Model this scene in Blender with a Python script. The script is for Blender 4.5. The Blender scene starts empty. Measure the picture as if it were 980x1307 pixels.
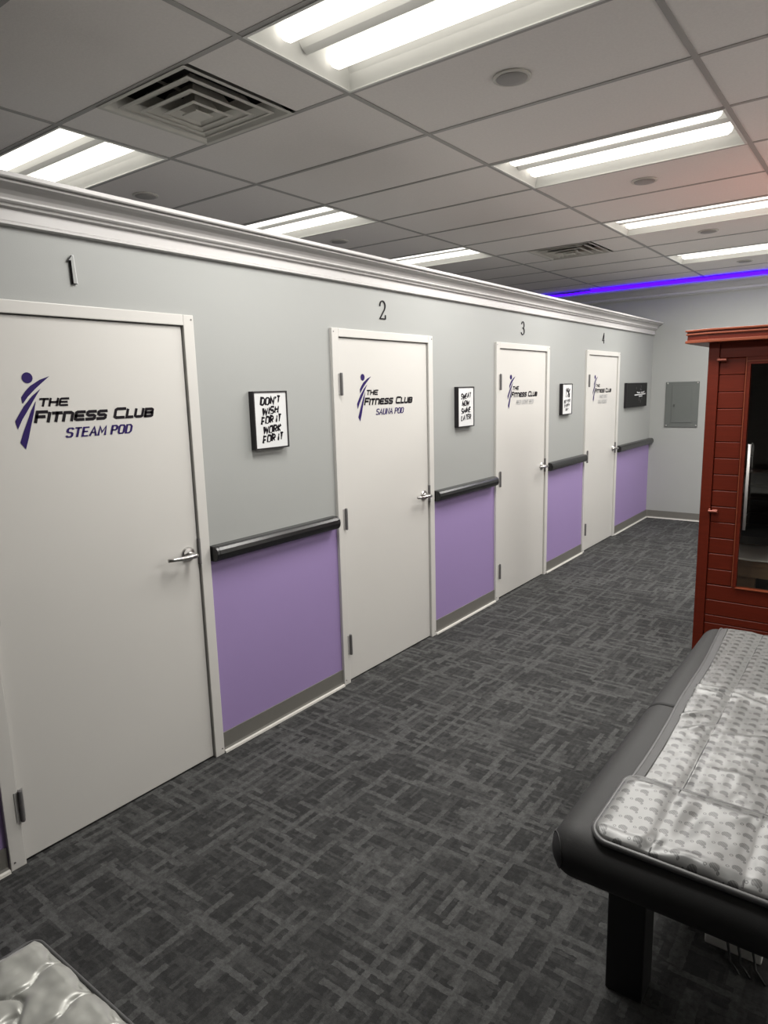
import bpy, bmesh, math, random
from math import sin, cos, pi, sqrt, exp
from mathutils import Matrix, Vector, noise

random.seed(7)
SC = bpy.context.scene
COL = SC.collection

# ------------------------------------------------------------------ camera
F_PX, YAW, PITCH, ROLL = 863.38, -0.6451, -0.1783, -0.0262
CAM = Vector((2.5238, 0.0, 1.7452))
fw = Vector((sin(YAW)*cos(PITCH), cos(YAW)*cos(PITCH), sin(PITCH)))
r0 = Vector((cos(YAW), -sin(YAW), 0)); u0 = r0.cross(fw)
r1 = r0*cos(ROLL)+u0*sin(ROLL); u1 = -r0*sin(ROLL)+u0*cos(ROLL)
cd = bpy.data.cameras.new('camera'); cam = bpy.data.objects.new('camera', cd); COL.objects.link(cam)
cd.sensor_fit = 'HORIZONTAL'; cd.sensor_width = 36.0; cd.lens = F_PX/980*36.0; cd.clip_start = 0.02
m = Matrix((r1, u1, -fw)).transposed().to_4x4(); m.translation = CAM
cam.matrix_world = m
SC.camera = cam

# ------------------------------------------------------------------ light and exposure
w = bpy.data.worlds.new('world'); SC.world = w; w.use_nodes = True
w.node_tree.nodes['Background'].inputs[0].default_value = (0.5, 0.5, 0.52, 1)
w.node_tree.nodes['Background'].inputs[1].default_value = 0.05
vs = SC.view_settings
vs.view_transform = 'Standard'; vs.look = 'None'; vs.gamma = 1.0; vs.use_curve_mapping = False
vs.exposure = 0.30
LAMP = 1.8             # emission of the fluorescent tubes as seen directly
POWER = 43.0           # watts each fixture sends down into the room
LED = 2.2              # emission of the violet strip

# ------------------------------------------------------------------ materials
def new_mat(name):
    m = bpy.data.materials.new(name); m.use_nodes = True
    nt = m.node_tree; nt.nodes.clear()
    out = nt.nodes.new('ShaderNodeOutputMaterial')
    b = nt.nodes.new('ShaderNodeBsdfPrincipled')
    nt.links.new(b.outputs[0], out.inputs[0])
    return m, nt, b, out
def N(nt, t, **k):
    n = nt.nodes.new(t)
    for a, v in k.items(): setattr(n, a, v)
    return n
def mth(nt, op, a, b=None, c=None):
    n = nt.nodes.new('ShaderNodeMath'); n.operation = op
    for i, v in enumerate((a, b, c)):
        if v is None: continue
        if isinstance(v, (int, float)): n.inputs[i].default_value = v
        else: nt.links.new(v, n.inputs[i])
    return n.outputs[0]
def mixc(nt, fac, a, b):
    n = nt.nodes.new('ShaderNodeMix'); n.data_type = 'RGBA'
    if isinstance(fac, (int, float)): n.inputs[0].default_value = fac
    else: nt.links.new(fac, n.inputs[0])
    for i, v in ((6, a), (7, b)):
        if isinstance(v, tuple): n.inputs[i].default_value = (*v, 1)
        else: nt.links.new(v, n.inputs[i])
    return n.outputs[2]
def objco(nt):
    return nt.nodes.new('ShaderNodeTexCoord').outputs['Object']
def grain(name, col, rough=0.5, metal=0.0, var=0.08, scale=40, bump=0.0, bscale=300, spec=0.5, stretch=(1, 1, 1)):
    """plain surface with a little procedural variation and fine relief"""
    m, nt, b, out = new_mat(name)
    mp = N(nt, 'ShaderNodeMapping'); mp.inputs['Scale'].default_value = stretch
    nt.links.new(objco(nt), mp.inputs[0])
    nz = N(nt, 'ShaderNodeTexNoise'); nz.inputs['Scale'].default_value = scale; nz.inputs['Detail'].default_value = 4
    nt.links.new(mp.outputs[0], nz.inputs[0])
    lo = tuple(max(0, c*(1-var)) for c in col); hi = tuple(min(1, c*(1+var)) for c in col)
    nt.links.new(mixc(nt, nz.outputs[0], lo, hi), b.inputs['Base Color'])
    b.inputs['Roughness'].default_value = rough; b.inputs['Metallic'].default_value = metal
    b.inputs['Specular IOR Level'].default_value = spec
    if bump:
        n2 = N(nt, 'ShaderNodeTexNoise'); n2.inputs['Scale'].default_value = bscale
        nt.links.new(mp.outputs[0], n2.inputs[0])
        bp = N(nt, 'ShaderNodeBump'); bp.inputs['Strength'].default_value = bump; bp.inputs['Distance'].default_value = 0.002
        nt.links.new(n2.outputs[0], bp.inputs['Height']); nt.links.new(bp.outputs[0], b.inputs['Normal'])
    return m
def emit(name, col, s):
    m, nt, b, out = new_mat(name)
    b.inputs['Base Color'].default_value = (*[min(1, c) for c in col], 1)
    b.inputs['Emission Color'].default_value = (*col, 1); b.inputs['Emission Strength'].default_value = s
    return m

GREY = (0.290, 0.297, 0.287); PURPLE = (0.262, 0.190, 0.375)
M = {}
M['wall'] = grain('wall_paint', GREY, 0.55, var=0.02, scale=3, bump=0.08, bscale=220)
M['white'] = grain('white_enamel', (0.505, 0.493, 0.468), 0.42, var=0.015, scale=2)
M['door'] = grain('door_enamel', (0.505, 0.493, 0.468), 0.40, var=0.02, scale=2.5)
M['trim'] = grain('trim_white', (0.45, 0.437, 0.43), 0.38, var=0.02, scale=4)
M['cornice'] = grain('cornice_paint', (0.43, 0.43, 0.44), 0.5, var=0.02)
M['tile'] = grain('ceiling_tile', (0.88, 0.84, 0.81), 0.9, var=0.06, scale=90, bump=0.25, bscale=160)
M['grid'] = grain('grid_metal', (0.40, 0.385, 0.37), 0.5, var=0.03)
M['plenum'] = grain('plenum_black', (0.03, 0.03, 0.03), 0.9)
M['rubber'] = grain('rail_vinyl', (0.009, 0.009, 0.010), 0.26, var=0.1)
M['base'] = grain('cove_base', (0.122, 0.117, 0.105), 0.5, var=0.04)
M['caulk'] = grain('caulk_line', (0.50, 0.485, 0.45), 0.6)
M['steel'] = grain('satin_steel', (0.46, 0.45, 0.44), 0.28, metal=1.0, var=0.05)
M['darksteel'] = grain('dull_steel', (0.13, 0.125, 0.125), 0.4, metal=.3, var=0.05)
M['hinge'] = grain('hinge_steel', (0.42, 0.41, 0.40), 0.4, metal=.4, var=0.05)
M['inkblack'] = grain('ink_black', (0.005, 0.003, 0.006), 0.6, spec=.15)
M['inkpurple'] = grain('ink_purple', (0.020, 0.009, 0.085), 0.6, spec=.15)
M['inkgrey'] = grain('ink_grey', (0.33, 0.33, 0.33), 0.4)
M['inkdim'] = grain('ink_dim', (0.045, 0.045, 0.045), 0.5)
M['paper'] = grain('paper_white', (0.57, 0.575, 0.575), 0.5, var=0.01)
M['posterblack'] = grain('poster_black', (0.009, 0.009, 0.009), 0.6, var=0.2, scale=12, spec=.25)
M['frame'] = grain('frame_black', (0.010, 0.008, 0.010), 0.35)
M['halo'] = grain('decal_margin', (0.83, 0.81, 0.80), 0.4)
M['panel'] = grain('panel_grey', (0.098, 0.106, 0.100), 0.45, var=0.04)
M['paneledge'] = grain('latch_grey', (0.05, 0.054, 0.05), 0.5)  # darker grey of the panel latch
M['vent'] = grain('vent_metal', (0.66, 0.64, 0.59), 0.5, var=0.08, scale=15)
M['speaker'] = grain('speaker_grille', (0.36, 0.345, 0.33), 0.6, var=0.1, scale=300)
M['housing'] = grain('reflector_white', (0.74, 0.74, 0.71), 0.4, var=0.01)
M['tube'] = emit('tube_glow', (1.0, 0.965, 0.90), LAMP)
M['led'] = emit('led_violet', (0.055, 0.001, 1.0), LED)
M['wood'] = grain('red_lacquer', (0.088, 0.0100, 0.0032), 0.45, var=0.22, scale=9, stretch=(1, 1, 9), bump=0.05, spec=.22)
M['woodh'] = grain('red_lacquer_board', (0.088, 0.0100, 0.0032), 0.45, var=0.22, scale=9, stretch=(1, 1, 14), bump=0.05, spec=.22)
M['woodedge'] = grain('lacquer_edge', (0.175, 0.042, 0.019), 0.4, var=0.1, spec=.3)
M['copper'] = grain('copper_clasp', (0.20, 0.05, 0.03), 0.4, metal=0.3)
M['inner'] = grain('inner_boards', (0.13, 0.12, 0.11), 0.6, var=0.2, scale=8, stretch=(1, 1, 8))
M['pine'] = grain('raw_pine', (0.34, 0.22, 0.13), 0.55, var=0.15, scale=10, stretch=(1, 6, 6))
M['towel'] = grain('towel_cotton', (0.70, 0.70, 0.68), 0.9, var=0.05, bump=0.3)
M['vinyl'] = grain('grey_vinyl', (0.024, 0.024, 0.0238), 0.62, var=0.06, scale=30, bump=0.22, bscale=700, spec=.35)
M['black'] = grain('black_paint', (0.010, 0.010, 0.010), 0.5)
M['stitch'] = grain('dark_stitching', (0.05, 0.05, 0.05), 0.7)
M['bind'] = grain('grey_binding', (0.075, 0.075, 0.075), 0.42, var=0.05)
M['plastic'] = grain('pale_plastic', (0.70, 0.70, 0.66), 0.4)

# lower wall painted violet up to the handrail
def wall_two_tone():
    m, nt, b, out = new_mat('two_tone_paint')
    sep = N(nt, 'ShaderNodeSeparateXYZ'); nt.links.new(objco(nt), sep.inputs[0])
    f = mth(nt, 'GREATER_THAN', sep.outputs[2], 1.0)
    nz = N(nt, 'ShaderNodeTexNoise'); nz.inputs['Scale'].default_value = 220; nt.links.new(objco(nt), nz.inputs[0])
    nt.links.new(mixc(nt, f, PURPLE, GREY), b.inputs['Base Color'])
    b.inputs['Roughness'].default_value = 0.5
    bp = N(nt, 'ShaderNodeBump'); bp.inputs['Strength'].default_value = 0.08; bp.inputs['Distance'].default_value = 0.002
    nt.links.new(nz.outputs[0], bp.inputs['Height']); nt.links.new(bp.outputs[0], b.inputs['Normal'])
    return m
M['twotone'] = wall_two_tone()

# charcoal carpet with broken light dashes running both ways
def carpet():
    m, nt, b, out = new_mat('carpet')
    co = objco(nt)
    dn = N(nt, 'ShaderNodeTexNoise'); dn.inputs['Scale'].default_value = 70; dn.inputs['Detail'].default_value = 5; nt.links.new(co, dn.inputs[0])
    wob = N(nt, 'ShaderNodeVectorMath', operation='MULTIPLY_ADD')
    nt.links.new(dn.outputs['Color'], wob.inputs[0]); wob.inputs[1].default_value = (.014, .014, 0); nt.links.new(co, wob.inputs[2])
    sep = N(nt, 'ShaderNodeSeparateXYZ'); nt.links.new(wob.outputs[0], sep.inputs[0])
    X, Y = sep.outputs[0], sep.outputs[1]
    def rnd(a, c, seed):
        cb = N(nt, 'ShaderNodeCombineXYZ'); nt.links.new(a, cb.inputs[0])
        if c is not None: nt.links.new(c, cb.inputs[1])
        cb.inputs[2].default_value = seed
        wn = N(nt, 'ShaderNodeTexWhiteNoise', noise_dimensions='3D'); nt.links.new(cb.outputs[0], wn.inputs[0])
        return wn.outputs['Value']
    def dashes(u, v, wid, ln, seed, th):
        row = mth(nt, 'FLOOR', mth(nt, 'DIVIDE', v, wid))
        off = rnd(row, None, seed)
        seg = mth(nt, 'FLOOR', mth(nt, 'ADD', mth(nt, 'DIVIDE', u, ln), mth(nt, 'MULTIPLY', off, 7)))
        return rnd(row, seg, seed+.5)
    def soft(v, a, c):
        mr = N(nt, 'ShaderNodeMapRange'); nt.links.new(v, mr.inputs[0])
        mr.inputs[1].default_value = a; mr.inputs[2].default_value = c
        return mr.outputs[0]
    h = soft(dashes(X, Y, .023, .19, 1.3, 0), .62, .90)
    v = soft(dashes(Y, X, .023, .19, 5.1, 0), .62, .90)
    h2 = soft(dashes(X, Y, .012, .09, 9.7, 0), .70, 1.0)
    v2 = soft(dashes(Y, X, .012, .09, 13.7, 0), .70, 1.0)
    dk = mth(nt, 'MAXIMUM', soft(dashes(X, Y, .042, .075, 21.1, 0), .55, .95), soft(dashes(Y, X, .036, .085, 31.1, 0), .65, .95))
    light = mth(nt, 'MAXIMUM', mth(nt, 'MAXIMUM', h, v), mth(nt, 'MULTIPLY', mth(nt, 'MAXIMUM', h2, v2), .55))
    n1 = N(nt, 'ShaderNodeTexNoise'); n1.inputs['Scale'].default_value = 34; n1.inputs['Detail'].default_value = 8; n1.inputs['Roughness'].default_value = .8
    nt.links.new(co, n1.inputs[0])
    n2 = N(nt, 'ShaderNodeTexNoise'); n2.inputs['Scale'].default_value = 420; nt.links.new(co, n2.inputs[0])
    n3 = N(nt, 'ShaderNodeTexNoise'); n3.inputs['Scale'].default_value = 2.2; nt.links.new(co, n3.inputs[0])
    mot = soft(n1.outputs[0], .36, .66)
    base = mixc(nt, mot, (.0155, .0157, .0156), (.040, .0404, .040))
    base = mixc(nt, mth(nt, 'MULTIPLY', dk, mth(nt, 'SUBTRACT', 1.0, mth(nt, 'MULTIPLY', mot, .6))), base, (.016, .0162, .0162))
    c = mixc(nt, mth(nt, 'MULTIPLY', light, mth(nt, 'ADD', mth(nt, 'MULTIPLY', mot, .75), .22)), base, (.101, .102, .100))
    nt.links.new(mixc(nt, mth(nt, 'MULTIPLY', n2.outputs[0], .35), c, (.05, .05, .05)), b.inputs['Base Color'])
    b.inputs['Roughness'].default_value = .95; b.inputs['Specular IOR Level'].default_value = .15
    bp = N(nt, 'ShaderNodeBump'); bp.inputs['Strength'].default_value = .5; bp.inputs['Distance'].default_value = .003
    nt.links.new(n2.outputs[0], bp.inputs['Height']); nt.links.new(bp.outputs[0], b.inputs['Normal'])
    return m
M['carpet'] = carpet()

# silver satin printed with small grey leaf motifs
def satin(name, prints=True):
    m, nt, b, out = new_mat(name)
    co = objco(nt)
    base = (.148, .150, .146)
    if prints:
        sep = N(nt, 'ShaderNodeSeparateXYZ'); nt.links.new(co, sep.inputs[0])
        u = mth(nt, 'DIVIDE', sep.outputs[0], .044); col = mth(nt, 'FLOOR', u)
        par = mth(nt, 'MULTIPLY', mth(nt, 'MODULO', mth(nt, 'ABSOLUTE', col), 2), .5)
        v = mth(nt, 'ADD', mth(nt, 'DIVIDE', sep.outputs[1], .047), par)
        uu = mth(nt, 'SUBTRACT', mth(nt, 'FRACT', u), .5); vv = mth(nt, 'SUBTRACT', mth(nt, 'FRACT', v), .5)
        def ell(cx, cy, rx, ry):
            a = mth(nt, 'POWER', mth(nt, 'DIVIDE', mth(nt, 'SUBTRACT', uu, cx), rx), 2)
            c = mth(nt, 'POWER', mth(nt, 'DIVIDE', mth(nt, 'SUBTRACT', vv, cy), ry), 2)
            return mth(nt, 'ADD', a, c)
        body = mth(nt, 'LESS_THAN', ell(.12, .06, .26, .24), 1)
        bite = mth(nt, 'GREATER_THAN', ell(.05, -.24, .16, .14), 1)
        head = mth(nt, 'LESS_THAN', ell(-.33, -.04, .10, .10), 1)
        ring = mth(nt, 'GREATER_THAN', ell(-.33, -.04, .05, .05), 1)
        tail = mth(nt, 'LESS_THAN', ell(.34, -.20, .08, .10), 1)
        st = mth(nt, 'ADD', mth(nt, 'MULTIPLY', mth(nt, 'SINE', mth(nt, 'MULTIPLY', mth(nt, 'ADD', uu, vv), 38)), .16), .78)
        ink = mth(nt, 'MAXIMUM', mth(nt, 'MULTIPLY', body, bite), mth(nt, 'MAXIMUM', mth(nt, 'MULTIPLY', head, ring), tail))
        ink = mth(nt, 'MULTIPLY', ink, st)
        nt.links.new(mixc(nt, ink, base, (.026, .026, .025)), b.inputs['Base Color'])
    else:
        n1 = N(nt, 'ShaderNodeTexNoise'); n1.inputs['Scale'].default_value = 30; n1.inputs['Detail'].default_value = 5
        nt.links.new(co, n1.inputs[0])
        nt.links.new(mixc(nt, n1.outputs[0], (.29, .292, .268), (.40, .402, .374)), b.inputs['Base Color'])
    b.inputs['Roughness'].default_value = .36; b.inputs['Metallic'].default_value = .25
    b.inputs['Sheen Weight'].default_value = .2
    return m
M['satin'] = satin('printed_satin'); M['quilt'] = satin('plain_satin', False)

def glass():
    m, nt, b, out = new_mat('tinted_glass'); nt.nodes.remove(b)
    t = N(nt, 'ShaderNodeBsdfTransparent'); t.inputs[0].default_value = (.95, .95, .93, 1)
    g = N(nt, 'ShaderNodeBsdfGlossy'); g.inputs[0].default_value = (1, 1, 1, 1); g.inputs['Roughness'].default_value = .02
    lw = N(nt, 'ShaderNodeLayerWeight'); lw.inputs[0].default_value = .5
    fr = mth(nt, 'ADD', mth(nt, 'MULTIPLY', mth(nt, 'POWER', lw.outputs['Facing'], 4), .6), .05)
    mx = N(nt, 'ShaderNodeMixShader'); nt.links.new(fr, mx.inputs[0])
    nt.links.new(t.outputs[0], mx.inputs[1]); nt.links.new(g.outputs[0], mx.inputs[2]); nt.links.new(mx.outputs[0], out.inputs[0])
    return m
M['glass'] = glass()

# ------------------------------------------------------------------ geometry helpers
class B:
    """collects shapes in world coordinates, links them as ONE mesh object"""
    def __init__(s): s.v = []; s.f = []; s.mi = []
    def add(s, vs, fs, mi=0):
        o = len(s.v); s.v += [tuple(p) for p in vs]; s.f += [tuple(i+o for i in f) for f in fs]; s.mi += [mi]*len(fs); return s
    def box(s, x0, x1, y0, y1, z0, z1, mi=0):
        vs = [(x, y, z) for x in (x0, x1) for y in (y0, y1) for z in (z0, z1)]
        return s.add(vs, [(0, 1, 3, 2), (4, 6, 7, 5), (0, 4, 5, 1), (2, 3, 7, 6), (0, 2, 6, 4), (1, 5, 7, 3)], mi)
    def prism(s, pts, axis, a0, a1, mi=0):
        """closed 2D outline extruded along axis 0/1/2; pts are the two other coordinates in order"""
        n = len(pts)
        def P(p, a):
            q = list(p); q.insert(axis, a); return q
        vs = [P(p, a0) for p in pts]+[P(p, a1) for p in pts]
        fs = [(i, (i+1) % n, n+(i+1) % n, n+i) for i in range(n)]+[tuple(range(n))[::-1], tuple(range(n, 2*n))]
        return s.add(vs, fs, mi)
    def lathe(s, c, axis, prof, n=20, mi=0):
        """prof: (radius, height along axis)"""
        vs = []; fs = []; k = len(prof); ax = 'xyz'.index(axis)
        for r, h in prof:
            for i in range(n):
                a = 2*pi*i/n; q = [r*cos(a), r*sin(a)]; q.insert(ax, h)
                vs.append([c[j]+q[j] for j in range(3)])
        for j in range(k-1):
            for i in range(n):
                fs.append((j*n+i, j*n+(i+1) % n, (j+1)*n+(i+1) % n, (j+1)*n+i))
        fs.append(tuple(range(n))[::-1]); fs.append(tuple(range((k-1)*n, k*n)))
        return s.add(vs, fs, mi)
    def tube(s, path, r, n=8, closed=False, mi=0, squash=1.0):
        P = [Vector(p) for p in path]; k = len(P); vs = []; fs = []
        for i in range(k):
            a = P[(i-1) % k] if closed or i else P[0]; c = P[(i+1) % k] if closed or i < k-1 else P[-1]
            t = (c-a).normalized(); up = Vector((0, 0, 1)) if abs(t.z) < .9 else Vector((1, 0, 0))
            e1 = t.cross(up).normalized(); e2 = e1.cross(t)
            rr = r[i] if isinstance(r, (list, tuple)) else r
            for j in range(n):
                q = 2*pi*j/n; vs.append(P[i]+e1*rr*cos(q)+e2*rr*squash*sin(q))
        for i in range(k if closed else k-1):
            for j in range(n):
                fs.append((i*n+j, i*n+(j+1) % n, ((i+1) % k)*n+(j+1) % n, ((i+1) % k)*n+j))
        if not closed: fs += [tuple(range(n))[::-1], tuple(range((k-1)*n, k*n))]
        return s.add(vs, fs, mi)
    def build(s, name, mat, parent=None, bevel=0, smooth=False, seg=2):
        me = bpy.data.meshes.new(name)
        off = root_loc(parent)
        me.from_pydata([tuple(Vector(p)-off) for p in s.v], [], s.f)
        for mm in (mat if isinstance(mat, (list, tuple)) else [mat]): me.materials.append(M[mm])
        for p, i in zip(me.polygons, s.mi): p.material_index = i
        bm = bmesh.new(); bm.from_mesh(me); bmesh.ops.recalc_face_normals(bm, faces=bm.faces)
        if bevel:
            bmesh.ops.bevel(bm, geom=list(bm.edges), offset=bevel, segments=seg, affect='EDGES', profile=.6, clamp_overlap=True)
        bm.to_mesh(me); bm.free()
        if smooth:
            for p in me.polygons: p.use_smooth = True
        o = bpy.data.objects.new(name, me); COL.objects.link(o); o.parent = parent
        return o
def root_loc(o):
    v = Vector((0, 0, 0))
    while o is not None: v = v+o.location; o = o.parent
    return v
def tag(o, label=None, cat=None, group=None, kind=None):
    if label: o['label'] = label
    if cat: o['category'] = cat
    if group: o['group'] = group
    if kind: o['kind'] = kind
    return o
def thing(name, label, cat, loc, group=None, kind=None):
    o = bpy.data.objects.new(name, None); COL.objects.link(o); o.location = loc; o.empty_display_size = .1
    return tag(o, label, cat, group, kind)
def part_copy(o, parent, loc):
    c = o.copy(); COL.objects.link(c); c.parent = parent; c.location = loc; return c

# ---- stroke lettering: each letter is a set of open strokes in a unit-high cell
G = {
 'A': (.70, [[(0, 0), (.35, 1), (.70, 0)], [(.14, .34), (.56, .34)]]),
 'B': (.62, [[(0, 0), (0, 1), (.46, 1), (.58, .9), (.58, .62), (.46, .53), (0, .53)], [(.46, .53), (.62, .42), (.62, .1), (.5, 0), (0, 0)]]),
 'C': (.62, [[(.62, .84), (.5, 1), (.14, 1), (0, .86), (0, .14), (.14, 0), (.5, 0), (.62, .16)]]),
 'D': (.62, [[(0, 0), (0, 1), (.42, 1), (.62, .8), (.62, .2), (.42, 0), (0, 0)]]),
 'E': (.56, [[(.56, 1), (0, 1), (0, 0), (.56, 0)], [(0, .52), (.48, .52)]]),
 'F': (.56, [[(0, 0), (0, 1), (.58, 1)], [(0, .5), (.48, .5)]]),
 'G': (.64, [[(.62, .84), (.5, 1), (.14, 1), (0, .86), (0, .14), (.14, 0), (.5, 0), (.64, .14), (.64, .46), (.36, .46)]]),
 'H': (.62, [[(0, 0), (0, 1)], [(.62, 0), (.62, 1)], [(0, .5), (.62, .5)]]),
 'I': (.0, [[(0, 0), (0, 1)]]),
 'K': (.6, [[(0, 0), (0, 1)], [(.58, 1), (.04, .46), (.6, 0)]]),
 'L': (.5, [[(0, 1), (0, 0), (.52, 0)]]),
 'M': (.8, [[(0, 0), (.04, 1), (.4, .3), (.76, 1), (.8, 0)]]),
 'N': (.64, [[(0, 0), (0, 1), (.64, 0), (.64, 1)]]),
 'O': (.64, [[(.14, 0), (0, .16), (0, .84), (.14, 1), (.5, 1), (.64, .84), (.64, .16), (.5, 0), (.14, 0)]]),
 'P': (.58, [[(0, 0), (0, 1), (.44, 1), (.58, .88), (.58, .6), (.44, .47), (0, .47)]]),
 'R': (.6, [[(0, 0), (0, 1), (.44, 1), (.58, .88), (.58, .62), (.44, .5), (0, .5)], [(.3, .5), (.62, 0)]]),
 'S': (.58, [[(.58, .88), (.46, 1), (.12, 1), (0, .88), (0, .64), (.12, .53), (.46, .48), (.58, .38), (.58, .12), (.46, 0), (.12, 0), (0, .12)]]),
 'T': (.62, [[(0, 1), (.62, 1)], [(.31, 1), (.31, 0)]]),
 'U': (.64, [[(0, 1), (0, .16), (.14, 0), (.5, 0), (.64, .16), (.64, 1)]]),
 'V': (.64, [[(0, 1), (.32, 0), (.64, 1)]]),
 'W': (.9, [[(0, 1), (.18, 0), (.45, .72), (.72, 0), (.9, 1)]]),
 'Y': (.64, [[(0, 1), (.32, .48), (.64, 1)], [(.32, .48), (.32, 0)]]),
 "'": (.0, [[(0.03, 1.05), (-.04, .62)]]),
 '1': (.2, [[(0, .8), (.2, 1), (.2, 0)]]),
 '%': (.8, [[(.72, 1), (.08, 0)], [(0, .62), (0, .95), (.22, .95), (.22, .62), (0, .62)], [(.58, .38), (.58, .05), (.8, .05), (.8, .38), (.58, .38)]]),
 ' ': (.3, []),
}
TECH = {
 'N': (.66, [[(0, 0), (0, 1), (.50, 1), (.66, .84), (.66, 0)]]),
 'S': (.66, [[(.66, 1), (.12, 1), (0, .88), (0, .62), (.12, .5), (.54, .5), (.66, .38), (.66, .12), (.54, 0), (0, 0)]]),
 'C': (.68, [[(.68, 1), (.12, 1), (0, .88), (0, .12), (.12, 0), (.68, 0)]]),
 'E': (.66, [[(.66, 1), (.1, 1), (0, .9), (0, .1), (.1, 0), (.66, 0)], [(0, .5), (.58, .5)]]),
 'B': (.68, [[(0, 0), (0, 1), (.56, 1), (.66, .9), (.66, .6), (.56, .5), (0, .5)], [(.56, .5), (.68, .4), (.68, .1), (.56, 0), (0, 0)]]),
 'U': (.68, [[(0, 1), (0, .12), (.12, 0), (.56, 0), (.68, .12), (.68, 1)]]),
}
def ribbon(pts, wid):
    """flat ribbon with mitred joints along a 2D polyline -> list of quads of 2D points"""
    P = [Vector(p) for p in pts]; k = len(P); L = []; R = []
    closed = (P[0]-P[-1]).length < 1e-6
    for i in range(k):
        a = P[i]-P[i-1] if i else (P[-1]-P[-2] if closed else P[1]-P[0])
        c = P[i+1]-P[i] if i < k-1 else (P[1]-P[0] if closed else P[-1]-P[-2])
        a.normalize(); c.normalize()
        n1 = Vector((-a.y, a.x)); n2 = Vector((-c.y, c.x)); n = n1+n2
        if n.length < .3: n = n1
        n.normalize(); sc = 1/max(.5, n.dot(n1)); h = (wid(i/(k-1)) if callable(wid) else wid)/2
        L.append(P[i]+n*h*sc); R.append(P[i]-n*h*sc)
    return L, R
def text_quads(txt, u0, u1, v0, h, stroke, slant=.2, tech=False, brush=False, rise=0.0, gap=.24, bigfirst=False, ends=True, serif=False):
    """lettering fitted between u0..u1; returns (verts2d, faces)"""
    adv = 0; lay = []
    first = True
    for ch in txt:
        wd, st = (TECH.get(ch) if tech and ch in TECH else None) or G[ch]
        k = 1.0 if (not bigfirst or first) else .83
        first = (ch == ' ')
        lay.append((adv, st, k)); adv += wd*k+gap
        if ch == ' ': adv -= gap*.4
    adv -= gap
    sx = (u1-u0-stroke)/adv
    V = []; Fs = []
    rr = random.Random(sum(map(ord, txt)))
    for off, st, k in lay:
        dy = rr.uniform(-.05, .05)*h if brush else 0
        for s in st:
            pts = []
            for (x, y) in s:
                yy = y*k*(h-stroke)+stroke/2+dy; xx = stroke/2+(off+x*k)*sx
                if brush: xx += rr.uniform(-.02, .02)*h; yy += rr.uniform(-.025, .025)*h
                pts.append((u0+xx+slant*(yy-h/2), v0+yy+rise*(off*sx)))
            if not brush and ends and (Vector(pts[0])-Vector(pts[-1])).length > 1e-6:     # square the stroke ends
                a = (Vector(pts[0])-Vector(pts[1])).normalized()*stroke*.45; c = (Vector(pts[-1])-Vector(pts[-2])).normalized()*stroke*.45
                pts[0] = tuple(Vector(pts[0])+a); pts[-1] = tuple(Vector(pts[-1])+c)
            if brush:
                p2 = []
                for i in range(len(pts)-1):
                    for q in range(3): t = q/3; p2.append((pts[i][0]*(1-t)+pts[i+1][0]*t, pts[i][1]*(1-t)+pts[i+1][1]*t))
                pts = p2+[pts[-1]]
                ph = rr.uniform(0, 6)
                wf = lambda t, ph=ph: stroke*(1.15-.55*t+.22*sin(9*t+ph))
            else: wf = stroke
            E_ = 1.75 if serif else 1.0      # serif italics: upright strokes heavier than level ones
            L, R = ribbon([(p[0]/E_, p[1]) for p in pts], wf); o = len(V); n = len(L)
            V += [Vector((p.x*E_, p.y)) for p in L+R]
            Fs += [(o+i, o+i+1, o+n+i+1, o+n+i) for i in range(n-1)]
            if serif:
                for (x, y) in (s[0], s[-1]):
                    if y not in (0, 1) or ch in 'CGOSDB': continue
                    yy = v0+(stroke*.45 if y == 0 else h-stroke*.45); xx = u0+stroke/2+(off+x)*sx+slant*(yy-v0-h/2); o = len(V)
                    q = stroke*1.5
                    V += [Vector((xx-q, yy-stroke*.32)), Vector((xx+q, yy-stroke*.32)), Vector((xx+q, yy+stroke*.32)), Vector((xx-q, yy+stroke*.32))]
                    Fs.append((o, o+1, o+2, o+3))
    return V, Fs
def on_wall(V, x): return [(x, p[0], p[1]) for p in V]        # u -> y, v -> z on the left wall
def letters(parent, name, mat, x, *a, **k):
    V, Fs = text_quads(*a, **k)
    return B().add(on_wall(V, x), Fs).build(name, mat, parent)

# ------------------------------------------------------------------ the room
X0, X1, Y0, Y1, H = -3.9, 4.5, -7.0, 9.12, 2.973
st = lambda o, label=None, cat=None: tag(o, label, cat, kind='structure')
st(B().box(X0, X1, Y0, Y1, -.05, 0).build('floor', 'carpet'), 'charcoal carpet floor with light broken dashes', 'floor')
st(B().box(X0, X1, Y1, Y1+.12, 0, H+.3).build('wall_far', 'wall'), 'plain grey far wall behind the breaker panel', 'wall')
st(B().box(X1, X1+.12, Y0, Y1, 0, H+.3).build('wall_right', 'housing'), 'unseen wall on the right, set white and close to bounce light', 'wall')  # unseen wall, made white and brought near to bounce light onto the ceiling
st(B().box(X0-.12, X0, Y0, Y1, 0, H+.3).build('wall_outer', 'wall'), 'plain grey outer wall behind the partition', 'wall')
st(B().box(X0, X1, Y0-.12, Y0, 0, H+.3).build('wall_back', 'wall'), 'plain grey wall behind the camera', 'wall')

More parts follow.
